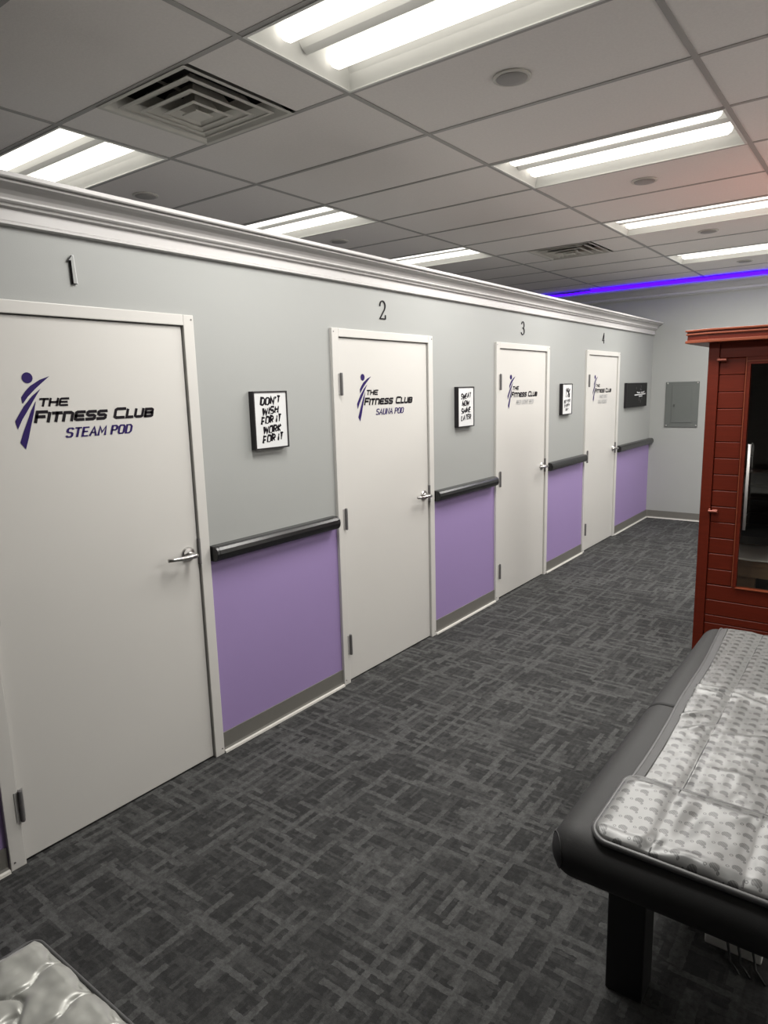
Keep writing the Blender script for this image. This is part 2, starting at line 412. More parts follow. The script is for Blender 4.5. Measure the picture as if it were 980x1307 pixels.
DOORS = [1.010, 2.957, 4.895, 6.840]      # left edge of each door leaf
DW, DT = .906, 2.04
WTOP = 2.487
wl = B()
wl.box(-.14, -.06, Y0, Y1, 0, WTOP)
edges = [Y0]+[e for a in DOORS for e in (a-.02, a+DW+.02)]+[Y1]
for i in range(0, len(edges), 2): wl.box(-.06, 0, edges[i], edges[i+1], 0, WTOP)
for a in DOORS: wl.box(-.06, 0, a-.02, a+DW+.02, DT+.02, WTOP)
st(wl.build('wall_left', 'twotone'), 'grey partition wall with violet lower half', 'wall')

# crown along the top of the partition
crown = [(0, 2.338), (.016, 2.338), (.024, 2.342), (.024, 2.350), (.017, 2.356), (.017, 2.394), (.034, 2.398), (.036, 2.406),
         (.046, 2.409), (.051, 2.414), (.051, 2.419), (.047, 2.421), (.051, 2.432), (.060, 2.444), (.074, 2.454), (.090, 2.459),
         (.098, 2.459), (.100, 2.465), (.096, 2.468), (.112, 2.470), (.115, 2.474), (.115, 2.487), (0, 2.487)]
st(B().prism(crown, 1, Y0, Y1).build('trim_1', 'trim'), 'white stepped crown moulding on top of the partition', 'trim')
cor = [(Y1, 2.79), (Y1-.012, 2.79), (Y1-.016, 2.80), (Y1-.03, 2.805), (Y1-.034, 2.83), (Y1-.05, 2.845), (Y1-.08, 2.885), (Y1-.09, 2.89), (Y1-.1, 2.905), (Y1-.1, 2.93), (Y1, 2.93)]
st(B().prism([(y, z) for y, z in cor], 0, X0, X1).build('trim_2', 'cornice'), 'grey cornice at the top of the far wall', 'trim')

# cove base, one run between each pair of doors
def base_run(name, y0, y1):
    o = st(B().prism([(0, 0), (.012, 0), (.012, .012), (.007, .022), (.007, .1), (0, .1)], 1, y0, y1).build(name, 'base'), None, None)
    B().prism([(.012, 0), (.024, 0), (.022, .010), (.012, .013)], 1, y0, y1).build('caulk_strip', 'caulk', o)
    return o
runs = [(Y0, DOORS[0]-.064)]+[(DOORS[i]+DW+.06, DOORS[i+1]-.064) for i in range(3)]+[(DOORS[3]+DW+.06, Y1)]
nm = ['before the steam pod door', 'between the steam pod and sauna pod doors', 'between the sauna pod and red light doors', 'between the third and fourth doors', 'between the fourth door and the corner']
for (a, c), s in zip(runs, nm): tag(base_run('baseboard_left', a, c), 'grey vinyl base '+s, 'baseboard')
o = st(B().prism([(Y1, 0), (Y1-.012, 0), (Y1-.012, .012), (Y1-.007, .022), (Y1-.007, .1), (Y1, .1)], 0, .012, X1).build('baseboard_far', 'base'), 'grey vinyl base along the far wall', 'baseboard')
B().prism([(Y1-.012, 0), (Y1-.024, 0), (Y1-.022, .010), (Y1-.012, .013)], 0, .025, X1).build('caulk_strip', 'caulk', o)

# ------------------------------------------------------------------ doors
FIG = [[(.300, 1.828), (.262, 1.815), (.225, 1.793), (.205, 1.774), (.189, 1.753), (.191, 1.729), (.213, 1.755), (.242, 1.782), (.272, 1.806)],
       [(.262, 1.783), (.228, 1.757), (.194, 1.721), (.172, 1.690), (.158, 1.669), (.164, 1.639), (.184, 1.674), (.205, 1.703), (.235, 1.746)],
       [(.240, 1.740), (.219, 1.705), (.201, 1.667), (.182, 1.628), (.167, 1.592), (.184, 1.566), (.199, 1.606), (.212, 1.648), (.228, 1.696)]]
SUB = [[('STEAM POD', .343, .622, 1.597, .038)], [('SAUNA POD', .343, .630, 1.597, .038)],
       [('RED LIGHT BED', .325, .655, 1.597, .038)], [('FACE BED', .37, .60, 1.600, .038), ('COLD PLUNGE', .325, .60, 1.545, .038)]]
DL = ['nearest white door, lettered STEAM POD, number 1 above', 'second white door, lettered SAUNA POD, number 2 above',
      'third white door, red light lettering, number 3 above', 'farthest white door, two small lines of grey lettering, number 4 above']
for k, a in enumerate(DOORS):
    b_ = a+DW
    d = thing('door_%d' % (k+1), DL[k], 'door', (0, a, 0), kind='structure')
    leaf = B().box(-.042, .002, a+.002, b_-.002, .010, DT).build('door_leaf', 'door', d, bevel=.0015)
    fr = B(); fx = .017
    fr.box(-.05, fx, a-.060, a-.003, 0, DT+.050); fr.build('frame_jamb', 'white', d, bevel=.003)
    B().box(-.05, fx, b_+.003, b_+.057, 0, DT+.050).build('frame_jamb', 'white', d, bevel=.003)
    B().box(-.05, fx, a-.003, b_+.003, DT+.004, DT+.050).build('frame_head', 'white', d, bevel=.003)
    for (yy, zz) in ((a-.045, DT+.03), (b_+.044, DT+.03), (a-.045, .03), (b_+.044, .03)):
        B().lathe((fx, yy, zz), 'x', [(.004, -.001), (.004, .0015)], 8).build('frame_screw', 'darksteel', d)
    for z0 in (.184, .953, 1.725):
        hg = B().box(.0, .0195, a-.019, a-.003, z0, z0+.118).box(.002, .005, a+.003, a+.020, z0, z0+.118).build('hinge', 'hinge', d)
        B().lathe((.024, a+.001, z0), 'z', [(.007, -.004), (.0085, 0), (.0085, .118), (.007, .122)], 10).build('hinge_barrel', 'darksteel', hg, smooth=False)
    B().box(.0, .0185, b_-.004, b_+.004, .975, 1.095).build('strike_plate', 'darksteel', d)
    hy, hz = b_-.058, 1.033
    ros = B().lathe((.002, hy, hz), 'x', [(.034, 0), (.034, .006), (.030, .012), (.016, .015), (.0125, .020), (.0125, .05)], 24).build('handle_rose', 'steel', d, smooth=False)
    lv = B().tube([(.050, hy+.012, hz-.002), (.060, hy, hz), (.062, hy-.03, hz+.001), (.062, hy-.075, hz+.002), (.052, hy-.105, hz+.002), (.046, hy-.135, hz+.003)], [.010, .0115, .0105, .0095, .0085, .008], 10)
    lv.build('handle_lever', 'steel', d, smooth=True)
    # vinyl lettering and running figure
    x = .0034
    fg = B()
    for poly in FIG: fg.add([(x, a+t, z) for t, z in poly], [tuple(range(len(poly)))])
    fg.add([(x, a+.218+.0195*cos(q*pi/12), 1.822+.0195*sin(q*pi/12)) for q in range(24)], [tuple(range(24))])
    fg.build('figure_emblem', 'inkpurple', d)
    letters(d, 'lettering', 'inkblack', x, 'THE', a+.250, a+.364, 1.717, .032, .0078, slant=.30, tech=True, gap=.22)
    letters(d, 'lettering', 'inkblack', x, 'FITNESS', a+.230, a+.518, 1.658, .046, .0115, slant=.30, tech=True, bigfirst=True, gap=.24)
    letters(d, 'lettering', 'inkblack', x, 'CLUB', a+.548, a+.733, 1.658, .046, .0115, slant=.30, tech=True, bigfirst=True, gap=.24)
    for (s, t0, t1, z0, hh) in SUB[k]:
        letters(d, 'lettering', 'inkpurple' if k < 2 else 'inkgrey', x, s, a+t0, a+t1, z0, hh, .0054, slant=.32, gap=.30, serif=True)

# outlined numbers standing off the wall above each door
def arc(cx, cy, rx, ry, a0, a1, n):
    return [(cx+rx*cos(math.radians(a0+(a1-a0)*i/n)), cy+ry*sin(math.radians(a0+(a1-a0)*i/n))) for i in range(n+1)]
DIG = {1: [[(-.016, .086), (-.001, .106), (.006, .106), (.012, .004), (-.004, .004), (-.006, .086), (-.016, .086)]],
       2: [arc(0, .080, .026, .027, 190, -10, 10)+[(.020, .060), (-.028, .004), (.026, .004), (.027, .026)]],
       3: [arc(-.002, .080, .024, .026, 170, -70, 10)+[(-.006, .056)]+arc(-.004, .030, .030, .028, 70, -160, 10)],
       4: [[(.014, .004), (.014, .106), (-.030, .034), (.028, .034)]]}
NB = ['outlined 1 on the grey wall above the steam pod door', 'thin dark 2 on the grey wall above the sauna pod door', 'thin dark 3 on the wall above the red light door', 'small dark 4 on the wall above the farthest door']
for k, a in enumerate(DOORS):
    cy = a+.432; n = k+1; z0 = 2.165
    b = B()
    for q in DIG[n]:
        P = [Vector(p) for p in q]
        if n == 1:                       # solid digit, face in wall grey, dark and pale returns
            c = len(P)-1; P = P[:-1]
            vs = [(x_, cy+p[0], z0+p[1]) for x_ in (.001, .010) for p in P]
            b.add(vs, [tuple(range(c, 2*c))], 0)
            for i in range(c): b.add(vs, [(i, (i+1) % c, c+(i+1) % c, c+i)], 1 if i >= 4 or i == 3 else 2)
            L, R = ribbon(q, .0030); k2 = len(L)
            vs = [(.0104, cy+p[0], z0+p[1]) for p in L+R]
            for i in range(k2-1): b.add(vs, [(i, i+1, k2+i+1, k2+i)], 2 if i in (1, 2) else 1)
            continue
        L, R = ribbon(q, .0065); c = len(L); m2 = 2*c
        vs = [(x_, cy+p[0], z0+p[1]) for x_ in (.001, .006) for p in L+R]
        for i in range(c-1):
            b.add(vs, [(m2+i, m2+i+1, m2+c+i+1, m2+c+i)], 1)
            b.add(vs, [(i, i+1, m2+i+1, m2+i), (c+i, c+i+1, m2+c+i+1, m2+c+i)], 1)
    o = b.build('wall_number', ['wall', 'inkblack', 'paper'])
    tag(o, NB[k], 'number')

# ------------------------------------------------------------------ handrails
def handrail(y0, y1, label):
    t = thing('handrail', label, 'handrail', (0, y0, 1.01))
    prof = [(.0, .974), (.038, .974), (.050, .980), (.058, .992), (.061, 1.010), (.058, 1.028), (.050, 1.040), (.038, 1.046), (.0, 1.046)]
    e = .018
    B().prism(prof, 1, y0+e, y1-e).build('rail_cover', 'rubber', t, smooth=False)
    for (c0, c1) in ((y0, y0+e-.001), (y1-e+.001, y1)):
        B().prism([(x*1.01, 1.01+(z-1.01)*1.01) for x, z in prof], 1, c0, c1).build('end_cap', 'rubber', t, bevel=.003)
g = 'handrails'
RL = ['black bumper handrail left of the steam pod door', 'black bumper handrail under the DON\'T WISH FOR IT picture', 'black bumper handrail under the SWEAT NOW picture',
      'black bumper handrail between the third and fourth doors', 'black bumper handrail ending at the far corner']
for (a, c), s in zip(runs, RL): handrail(a+.004, c-.030 if c < 9 else c-.004, s)

# ------------------------------------------------------------------ framed pictures
def picture(y0, y1, z0, z1, label, lines=None, dark=False):
    t = thing('framed_picture', label, 'picture', (0, (y0+y1)/2, z0))
    f = .007; dx = .034
    fb = B().box(.002, dx, y0, y0+f, z0, z1).box(.002, dx, y1-f, y1, z0, z1).box(.002, dx, y0+f, y1-f, z0, z0+f).box(.002, dx, y0+f, y1-f, z1-f, z1)
    fb.build('frame', 'frame', t)
    B().box(.004, dx-.004, y0+f, y1-f, z0+f, z1-f).build('print', 'posterblack' if dark else 'paper', t)
    x = dx-.0032
    for (s, t0, t1, zb, hh, sw) in lines or []:
        letters(t, 'lettering', 'inkblack', x, s, y0+t0, y0+t1, z0+zb, hh, sw, slant=.22, brush=True, rise=.07, gap=.32)
    return t, x
picture(2.282, 2.512, 1.470, 1.755, "framed white print reading DON'T WISH FOR IT WORK FOR IT",
        [("DON'T", .046, .186, .212, .043, .0105), ('WISH', .056, .170, .166, .043, .0105), ('FOR IT', .046, .186, .120, .043, .0105), ('WORK', .056, .182, .074, .043, .0105), ('FOR IT', .050, .194, .028, .043, .0105)])
picture(4.221, 4.453, 1.466, 1.754, 'framed white print reading SWEAT NOW SHINE LATER',
        [('SWEAT', .045, .190, .196, .044, .0105), ('NOW', .06, .165, .145, .044, .0105), ('SHINE', .045, .185, .093, .044, .0105), ('LATER', .045, .190, .042, .044, .0105)])
picture(6.127, 6.365, 1.472, 1.761, 'framed white print with big 1% and three small lines, beside the farthest door',
        [('1%', .07, .185, .150, .095, .018), ('BETTER', .045, .195, .103, .032, .008), ('EVERY', .05, .185, .066, .030, .008), ('DAY', .085, .155, .032, .028, .008)])
t, x = picture(8.03, 8.82, 1.467, 1.753, 'dark framed poster with white marks near the far corner', None, True)
mk = B(); yc = 8.52; zc = 1.467
for s in ([(yc-.10, .178), (yc-.06, .168), (yc+.03, .168)], [(yc+.06, .170), (yc+.16, .170), (yc+.20, .182)], [(yc-.19, .142), (yc+.0, .145), (yc+.25, .152)], [(yc-.02, .125), (yc+.12, .127)]):
    L, R = ribbon(s, .012); mk.add(on_wall([(p[0], zc+p[1]) for p in L+R], x), [(i, i+1, len(L)+i+1, len(L)+i) for i in range(len(L)-1)])
mk.build('lettering', 'paper', t)
mk = B()
for s in ([(yc-.0, .115), (yc-.01, .07)], [(yc+.06, .085), (yc+.05, .045)], [(yc+.11, .115), (yc+.10, .09)], [(yc+.06, .255), (yc+.06, .225)], [(yc-.13, .235), (yc-.12, .21)], [(yc+.02, .21), (yc+.08, .20)]):
    L, R = ribbon(s, .02); mk.add(on_wall([(p[0], zc+p[1]) for p in L+R], x), [(0, 1, 3, 2)])
tag(mk.build('faint_emblem', 'inkdim', t), kind='stuff')

# ------------------------------------------------------------------ breaker panel on the far wall
t = thing('breaker_panel', 'grey metal breaker panel on the far wall left of the red sauna', 'panel', (.38, Y1, 1.188))
B().box(.183, .577, Y1-.012, Y1-.001, 1.188, 1.752).build('cover', ['panel'], t, bevel=.004)
B().box(.262, .500, Y1-.018, Y1-.0125, 1.245, 1.690).build('panel_door', 'panel', t, bevel=.002)
B().box(.284, .300, Y1-.026, Y1-.0185, 1.445, 1.475).build('latch', 'paneledge', t)
for (xx, zz) in ((.205, 1.735), (.557, 1.735), (.205, 1.208), (.557, 1.208)):
    B().lathe((xx, Y1-.012, zz), 'y', [(.009, .0), (.009, -.004), (.004, -.006)], 10).build('screw', 'steel', t)

# violet strip above the cornice
t = thing('led_strip', 'violet glowing LED strip along the top of the far wall', 'light strip', (0, 9.0, 2.93))
B().tube([(-.77, 9.0, 2.946), (1, 9.0, 2.942), (X1-.02, 9.0, 2.942)], .021, 8).build('glow_tube', 'led', t)
B().tube([(-1.9, 9.0, 2.950), (-1.5, 9.0, 2.944), (-1.3, 9.0, 2.935), (-1.05, 9.0, 2.930), (-.775, 9.0, 2.940)], .012, 8).build('loose_end', 'led', t)
B().lathe((-.77, 8.985, 2.962), 'y', [(.010, -.01), (.010, .01)], 8).build('clip', 'led', t)

# ------------------------------------------------------------------ ceiling
TX, TY, BX, GY = 1.22, .61, .576, 1.8126
ceil = thing('ceiling', 'suspended ceiling of pale tiles in a metal grid', 'ceiling', (0, 0, H), kind='structure')
B().box(X0-.1, X1+.1, Y0-.1, Y1+.1, H+.24, H+.29).build('ceiling_slab', 'plenum', ceil)
cols = [i for i in range(-4, 4)]; rows = [k for k in range(-15, 12)]
LIGHTS = [(0, 0), (0, 3), (0, 6), (0, 9), (-2, 0), (-2, 3), (-2, 6), (2, 3), (2, 6), (2, 9)]  # last three are unseen, added to brighten the doors and right wall
VENTS = [(-1, 0), (-1, 7)]
ex = .006
def rect(i, k):
    return max(X0, BX+i*TX), min(X1, BX+(i+1)*TX), max(Y0, GY+k*TY), min(Y1, GY+(k+1)*TY)
tile_mesh = None
for i in cols:
    for k in rows:
        x0_, x1_, y0_, y1_ = rect(i, k)
        if x1_-x0_ < .05 or y1_-y0_ < .05: continue
        if (i, k) in LIGHTS: continue
        if (i, k) in VENTS:
            for (p, q) in ((x0_, x0_+TX/4), (x1_-TX/4, x1_)):
                B().box(p+ex, q-.002, y0_+ex, y1_-ex, H+.0015, H+.016).build('ceiling_tile', 'tile', ceil, bevel=.002, seg=1)
            continue
        full = x1_-x0_ > TX-.01 and y1_-y0_ > TY-.01
        if full and tile_mesh is not None:
            part_copy(tile_mesh, ceil, ((x0_+x1_)/2, (y0_+y1_)/2, random.uniform(0, .0012)))
        else:
            cx_, cy_ = (x0_+x1_)/2, (y0_+y1_)/2; hx, hy_ = (x1_-x0_)/2-ex, (y1_-y0_)/2-ex
            o = B().box(-hx, hx, -hy_, hy_, H+.0015, H+.016).build('ceiling_tile', 'tile', ceil, bevel=.002, seg=1)
            o.location = (cx_, cy_, 0)
            if full and tile_mesh is None: tile_mesh = o
for i in range(-3, 4):
    xx = BX+i*TX
    B().box(xx-.012, xx+.012, Y0, Y1, H-.0015, H+.001).box(xx-.002, xx+.002, Y0, Y1, H+.001, H+.03).build('main_runner', 'grid', ceil)
for k in range(-14, 12):
    yy = GY+k*TY
    B().box(X0, X1, yy-.012, yy+.012, H-.0005, H+.001).build('cross_tee', 'grid', ceil)

# fluorescent troffers
LL = {(0, 0): 'ceiling light nearest the camera, cut by the top of the frame', (0, 3): 'second ceiling light in the row over the aisle, whole in view', (0, 6): 'third ceiling light in the row over the aisle, above the sauna',
      (0, 9): 'farthest ceiling light over the aisle, just before the violet strip', (-2, 0): 'left ceiling light beyond the partition, beside the big vent', (-2, 3): 'middle ceiling light beyond the partition, half hidden by the crown',
      (-2, 6): 'small far ceiling light just above the crown beyond door 2',
      (2, 3): 'added ceiling light out of view on the right, level with the second aisle light', (2, 6): 'added ceiling light out of view on the right, level with the third aisle light', (2, 9): 'added ceiling light out of view on the right, level with the farthest aisle light'}
proto = None
def troffer(loc, label):
    t = thing('ceiling_light', label, 'ceiling light', loc, 'fluorescent ceiling lights')
    x0_, y0_, z0_ = loc; hx, hy_ = TX/2-.014, TY/2-.014
    hb = B()
    th = .004; zt = z0_+.105
    hb.box(x0_-hx, x0_+hx, y0_-hy_, y0_+hy_, zt, zt+th)
    # sloping end plates and sides
    hb.prism([(x0_-hx, z0_+.001), (x0_-hx+.003, z0_+.001), (x0_-hx+.05, zt), (x0_-hx, zt)], 1, y0_-hy_, y0_+hy_)
    hb.prism([(x0_+hx, z0_+.001), (x0_+hx-.003, z0_+.001), (x0_+hx-.05, zt), (x0_+hx, zt)], 1, y0_-hy_, y0_+hy_)
    for s in (-1, 1):
        hb.prism([(y0_+s*hy_, z0_+.001), (y0_+s*(hy_-.003), z0_+.001), (y0_+s*(hy_-.03), z0_+.05), (y0_+s*(hy_-.08), zt), (y0_+s*hy_, zt)], 0, x0_-hx, x0_+hx)
    hb.build('housing', 'housing', t)
    B().prism([(y0_-.07, zt), (y0_-.025, z0_+.045), (y0_, z0_+.030), (y0_+.025, z0_+.045), (y0_+.07, zt)], 0, x0_-hx+.03, x0_+hx-.03).build('centre_reflector', 'housing', t)
    fb = B().box(x0_-hx-.004, x0_+hx+.004, y0_-hy_-.004, y0_-hy_+.008, z0_-.004, z0_+.0).box(x0_-hx-.004, x0_+hx+.004, y0_+hy_-.008, y0_+hy_+.004, z0_-.004, z0_)
    fb.box(x0_-hx-.004, x0_-hx+.008, y0_-hy_+.008, y0_+hy_-.008, z0_-.004, z0_).box(x0_+hx-.008, x0_+hx+.004, y0_-hy_+.008, y0_+hy_-.008, z0_-.004, z0_)
    fb.build('frame', 'housing', t)
    for s in (-1, 1):
        yy = y0_+s*.135; r = .036; L = TX/2-.055
        prof = [(.012, -L), (.026, -L+.006), (r, -L+.025), (r, L-.025), (.026, L-.006), (.012, L)]
        B().lathe((x0_, yy, z0_+.052), 'x', prof, 10).build('lamp_tube', 'tube', t, smooth=True)
    ld = bpy.data.lights.new('tube_light', 'AREA'); ld.shape = 'RECTANGLE'; ld.size = TX-.10; ld.size_y = TY-.12
    ld.energy = POWER; ld.color = (1.0, .975, .935)
    lo = bpy.data.objects.new('tube_light', ld); COL.objects.link(lo); lo.parent = t; lo.location = (0, 0, -.006)
    return t
for (i, k) in LIGHTS:
    loc = (BX+(i+.5)*TX, GY+(k+.5)*TY, H)
    if proto is None: proto = troffer(loc, LL[(i, k)])
    else:
        t = proto.copy(); COL.objects.link(t); t.location = loc; t['label'] = LL[(i, k)]
        for ch in list(proto.children):
            c = ch.copy(); COL.objects.link(c); c.parent = t

# air vents
def vent(loc, label):
    t = thing('ceiling_vent', label, 'vent', loc, 'ceiling air vents')
    cx_, cy_, z = loc
    def frus(b, s0, z0_, s1, z1_, th=.006):
        """thin square cone wall from half-size s0 at z0 to s1 at z1"""
        P = []
        for (s, zz) in ((s0, z0_), (s1, z1_), (s1-th, z1_), (s0-th, z0_)):
            P += [(cx_-s, cy_-s, zz), (cx_+s, cy_-s, zz), (cx_+s, cy_+s, zz), (cx_-s, cy_+s, zz)]
        fs = []
        for r in range(4):
            for i in range(4): fs.append((r*4+i, r*4+(i+1) % 4, ((r+1) % 4)*4+(i+1) % 4, ((r+1) % 4)*4+i))
        b.add(P, fs)
    b = B(); frus(b, .300, z-.004, .296, z-.001, .020); frus(b, .285, z-.003, .235, z+.055, .006)
    b.build('frame', 'vent', t)
    B().box(cx_-.285, cx_+.285, cy_-.285, cy_+.285, z+.16, z+.17).build('duct_back', 'plenum', t)
    b = B(); frus(b, .235, z+.055, .16, z+.16, .004); b.build('duct_throat', 'plenum', t)
    for (s0, s1, z0_, z1_) in ((.236, .178, -.004, .016), (.172, .112, -.014, .008), (.108, .062, -.023, -.002)):
        b = B(); frus(b, s0, z+z0_, s1, z+z1_, .005); frus(b, s0, z+z0_+.002, s0-.012, z+z0_-.001, .004); frus(b, s1, z+z1_, s1-.03, z+.06, .004); b.build('louver', 'vent', t)
    b = B().box(cx_-.046, cx_+.046, cy_-.046, cy_+.046, z-.027, z-.022); b.build('centre_plate', 'vent', t)
    for s in (-1, 1):
        B().box(cx_-.004, cx_+.004, cy_+s*.05 if s > 0 else cy_-.23, cy_+.23 if s > 0 else cy_-.05, z+.05, z+.058).build('brace', 'vent', t)
    return t
vent((BX-.5*TX, GY+.5*TY, H), 'large square stepped air vent near the top left of the ceiling')
vent((BX-.5*TX, GY+7.5*TY, H), 'small looking far square air vent near the violet strip')

# round speakers flush in the tiles
SPK = [(1.172, 2.73, 'largest round ceiling speaker, between the two nearest aisle lights'), (1.168, 4.56, 'round ceiling speaker behind the second aisle light'), (1.16, 6.39, 'round ceiling speaker between third and fourth aisle lights'),
       (1.14, 8.22, 'tiny round ceiling speaker nearest the violet strip'), (-1.32, 2.73, 'round ceiling speaker beyond the partition, below the big vent'), (-1.30, 4.56, 'small round ceiling speaker above the crown beyond door 2')]
for (xx, yy, l) in SPK:
    t = thing('ceiling_speaker', l, 'speaker', (xx, yy, H), 'round ceiling speakers')
    B().lathe((xx, yy, H), 'z', [(.078, .001), (.078, -.004), (.070, -.007), (.064, -.005)], 28).build('rim', 'vent', t)
    B().lathe((xx, yy, H), 'z', [(.063, -.004), (.060, -.0085), (.03, -.011), (.005, -.0115)], 28).build('grille', 'speaker', t, smooth=True)

# ------------------------------------------------------------------ infrared sauna cabin
SX0, SX1, SY0, SY1 = 1.582, 2.640, 4.60, 5.66
PZ = 1.975
s = thing('sauna_cabin', 'dark red lacquered wooden sauna cabin with a glass door', 'sauna', (2.11, 5.1, 0))
for (xa, xb) in ((SX0, SX0+.062), (SX1-.062, SX1)):
    B().box(xa, xb, SY0, SY0+.05, 0, PZ).build('corner_post', 'wood', s, bevel=.003)
    B().box(xa, xb, SY1-.05, SY1, 0, PZ).build('corner_post', 'wood', s, bevel=.003)
# front frame: header, boards left and right of the door, boards under the glass
fp = B().box(SX0+.064, SX1-.064, SY0+.012, SY0+.042, 0, .10).build('front_sill', 'wood', s, bevel=.002)
B().box(SX0+.064, SX1-.064, SY0+.008, SY0+.042, 1.884, PZ).build('header_board', 'wood', s, bevel=.002)
GX0, GX1 = 1.792, 2.43
for side, (xa, xb) in enumerate(((SX0+.064, GX0-.002), (GX1+.002, SX1-.064))):
    z = .462
    while z < 1.87:
        z2 = min(z+.1015, 1.882)
        B().box(xa, xb, SY0+.010, SY0+.040, z+.001, z2-.001).build('board', 'woodh', s, bevel=.0035, seg=1); z += .1015
for z in (.102, .204, .257, .359):
    z2 = {.102: .204, .204: .257, .257: .359, .359: .460}[z]
    B().box(SX0+.064, SX1-.064, SY0+.010, SY0+.040, z+.001, z2-.001).build('board', 'woodh', s, bevel=.0035, seg=1)
# door surround: thin bright bead plus inner frame
B().box(GX0-.001, GX0+.004, SY0+.004, SY0+.04, .462, 1.884).box(GX1-.004, GX1+.001, SY0+.004, SY0+.04, .462, 1.884).box(GX0+.004, GX1-.004, SY0+.004, SY0+.04, 1.858, 1.863).build('bead', 'woodedge', s)
B().box(GX0+.004, GX0+.024, SY0+.008, SY0+.05, .462, 1.857).build('door_jamb', 'wood', s)
B().box(GX1-.024, GX1-.004, SY0+.008, SY0+.05, .462, 1.857).build('door_jamb', 'wood', s)
B().box(GX0+.024, GX1-.024, SY0+.008, SY0+.05, 1.842, 1.857).build('door_lintel', 'wood', s)
B().box(GX0+.020, GX1-.020, SY0+.0, SY0+.05, .456, .4615).build('door_threshold', 'woodedge', s)
B().box(GX0-.001, GX1+.001, SY0+.009, SY0+.042, 1.8635, 1.8838).build('header_strip', 'wood', s)
gd = B().box(GX0+.027, GX1-.027, SY0+.018, SY0+.026, .466, 1.839).build('glass_door', 'glass', s)
hd = B().tube([(1.845, SY0-.030, .842), (1.845, SY0-.030, 1.368)], .0085, 10).build('handle', 'hinge', gd, smooth=True)
for zz in (.93, 1.29):
    B().tube([(1.845, SY0-.024, zz), (1.845, SY0+.018, zz)], .006, 8).build('standoff', 'steel', gd)
for zz in (.94, 1.872):
    c = B().box(SX0+.052, SX0+.064, SY0-.006, SY0, zz-.014, zz+.014).tube([(SX0+.052, SY0-.014, zz), (SX0+.105, SY0-.014, zz)], .009, 8).box(SX0+.075, SX0+.105, SY0-.008, SY0+.010, zz-.010, zz+.010)
    c.build('clasp', 'copper', s, bevel=.002, seg=1)
# sides, back, roof, floor
for (xa, xb) in ((SX0+.010, SX0+.040), (SX1-.040, SX1-.010)):
    z = .0
    while z < 1.95:
        B().box(xa, xb, SY0+.052, SY1-.052, z+.001, min(z+.11, PZ)-.001).build('side_board', 'woodh', s, bevel=.003, seg=1); z += .11
B().box(SX0+.064, SX1-.064, SY1-.04, SY1-.012, 0, PZ).build('back_panel', 'inner', s)
B().box(SX0+.042, SX1-.042, SY0+.052, SY1-.042, .04, .075).build('cabin_floor', 'inner', s)
# roof with a stepped overhanging cornice whose front corners are cut back
def plan(o):   # outline of one cornice layer, o = extra overhang
    ov = .128+o; fo = .085+o
    return [(SX0-ov, SY1+.02), (SX0-ov, SY0-fo+.05), (SX0+.004-.3*o, SY0-fo), (SX1-.004+.3*o, SY0-fo), (SX1+ov, SY0-fo+.05), (SX1+ov, SY1+.02)]
ZB = 1.966
def layer(z0, z1, o): return B().prism(plan(o), 2, z0, z1)
rf = B().box(SX0, SX1, SY0-.02, SY1, PZ, PZ+.012).build('roof_panel', 'wood', s)
layer(ZB+.012, ZB+.030, .002).build('cornice_rail', 'woodedge', s, bevel=.003)
layer(ZB+.030, ZB+.060, -.008).build('cornice_band', 'wood', s)
layer(ZB+.060, ZB+.070, .000).build('cornice_rail', 'woodedge', s, bevel=.003)
layer(ZB+.070, ZB+.080, -.006).build('cornice_band', 'wood', s)
layer(ZB+.080, ZB+.092, .004).build('cornice_cap', 'woodedge', s, bevel=.003)
# bench and back rest inside
B().box(SX0+.045, SX1-.045, 5.05, SY1-.045, .500, .535).build('bench_seat', 'pine', s, bevel=.003)
B().box(SX0+.045, SX1-.045, 5.06, 5.085, .420, .498).build('bench_apron', 'pine', s)
for xa in (1.70, 2.10, 2.45):
    B().box(xa, xa+.16, 5.07, 5.13, .076, .418).build('bench_leg', 'pine', s)
B().box(SX0+.045, SX1-.045, SY0+.10, SY0+.14, .40, .425).build('floor_rail', 'pine', s)
B().box(SX0+.045, SX1-.045, SY0+.10, SY0+.13, .078, .398).build('inner_kick', 'inner', s)
for z in (.60, .70, .80, .90, 1.0):
    B().box(SX0+.10, SX1-.10, SY1-.085, SY1-.065, z, z+.075).build('backrest_slat', 'black', s)
B().box(SX0+.09, SX1-.09, SY1-.10, SY1-.042, 1.080, 1.105).build('backrest_cap', 'steel', s)
tw = B()
nx, ny = 20, 10; vs = []
for j in range(ny+1):
    for i in range(nx+1):
        xx = 1.66+.80*i/nx; yy = 5.035+.50*j/ny
        zz = .5415+.006*(1+noise.noise((xx*7, yy*7, 2)))
        vs.append((xx, yy, zz))
tw.add(vs, [(j*(nx+1)+i, j*(nx+1)+i+1, (j+1)*(nx+1)+i+1, (j+1)*(nx+1)+i) for j in range(ny) for i in range(nx)])
o = tw.build('towel', 'towel', smooth=True); sm = o.modifiers.new('thick', 'SOLIDIFY'); sm.thickness = .005; sm.offset = -1
tag(o, 'pale towel spread on the bench behind the sauna glass', 'towel')

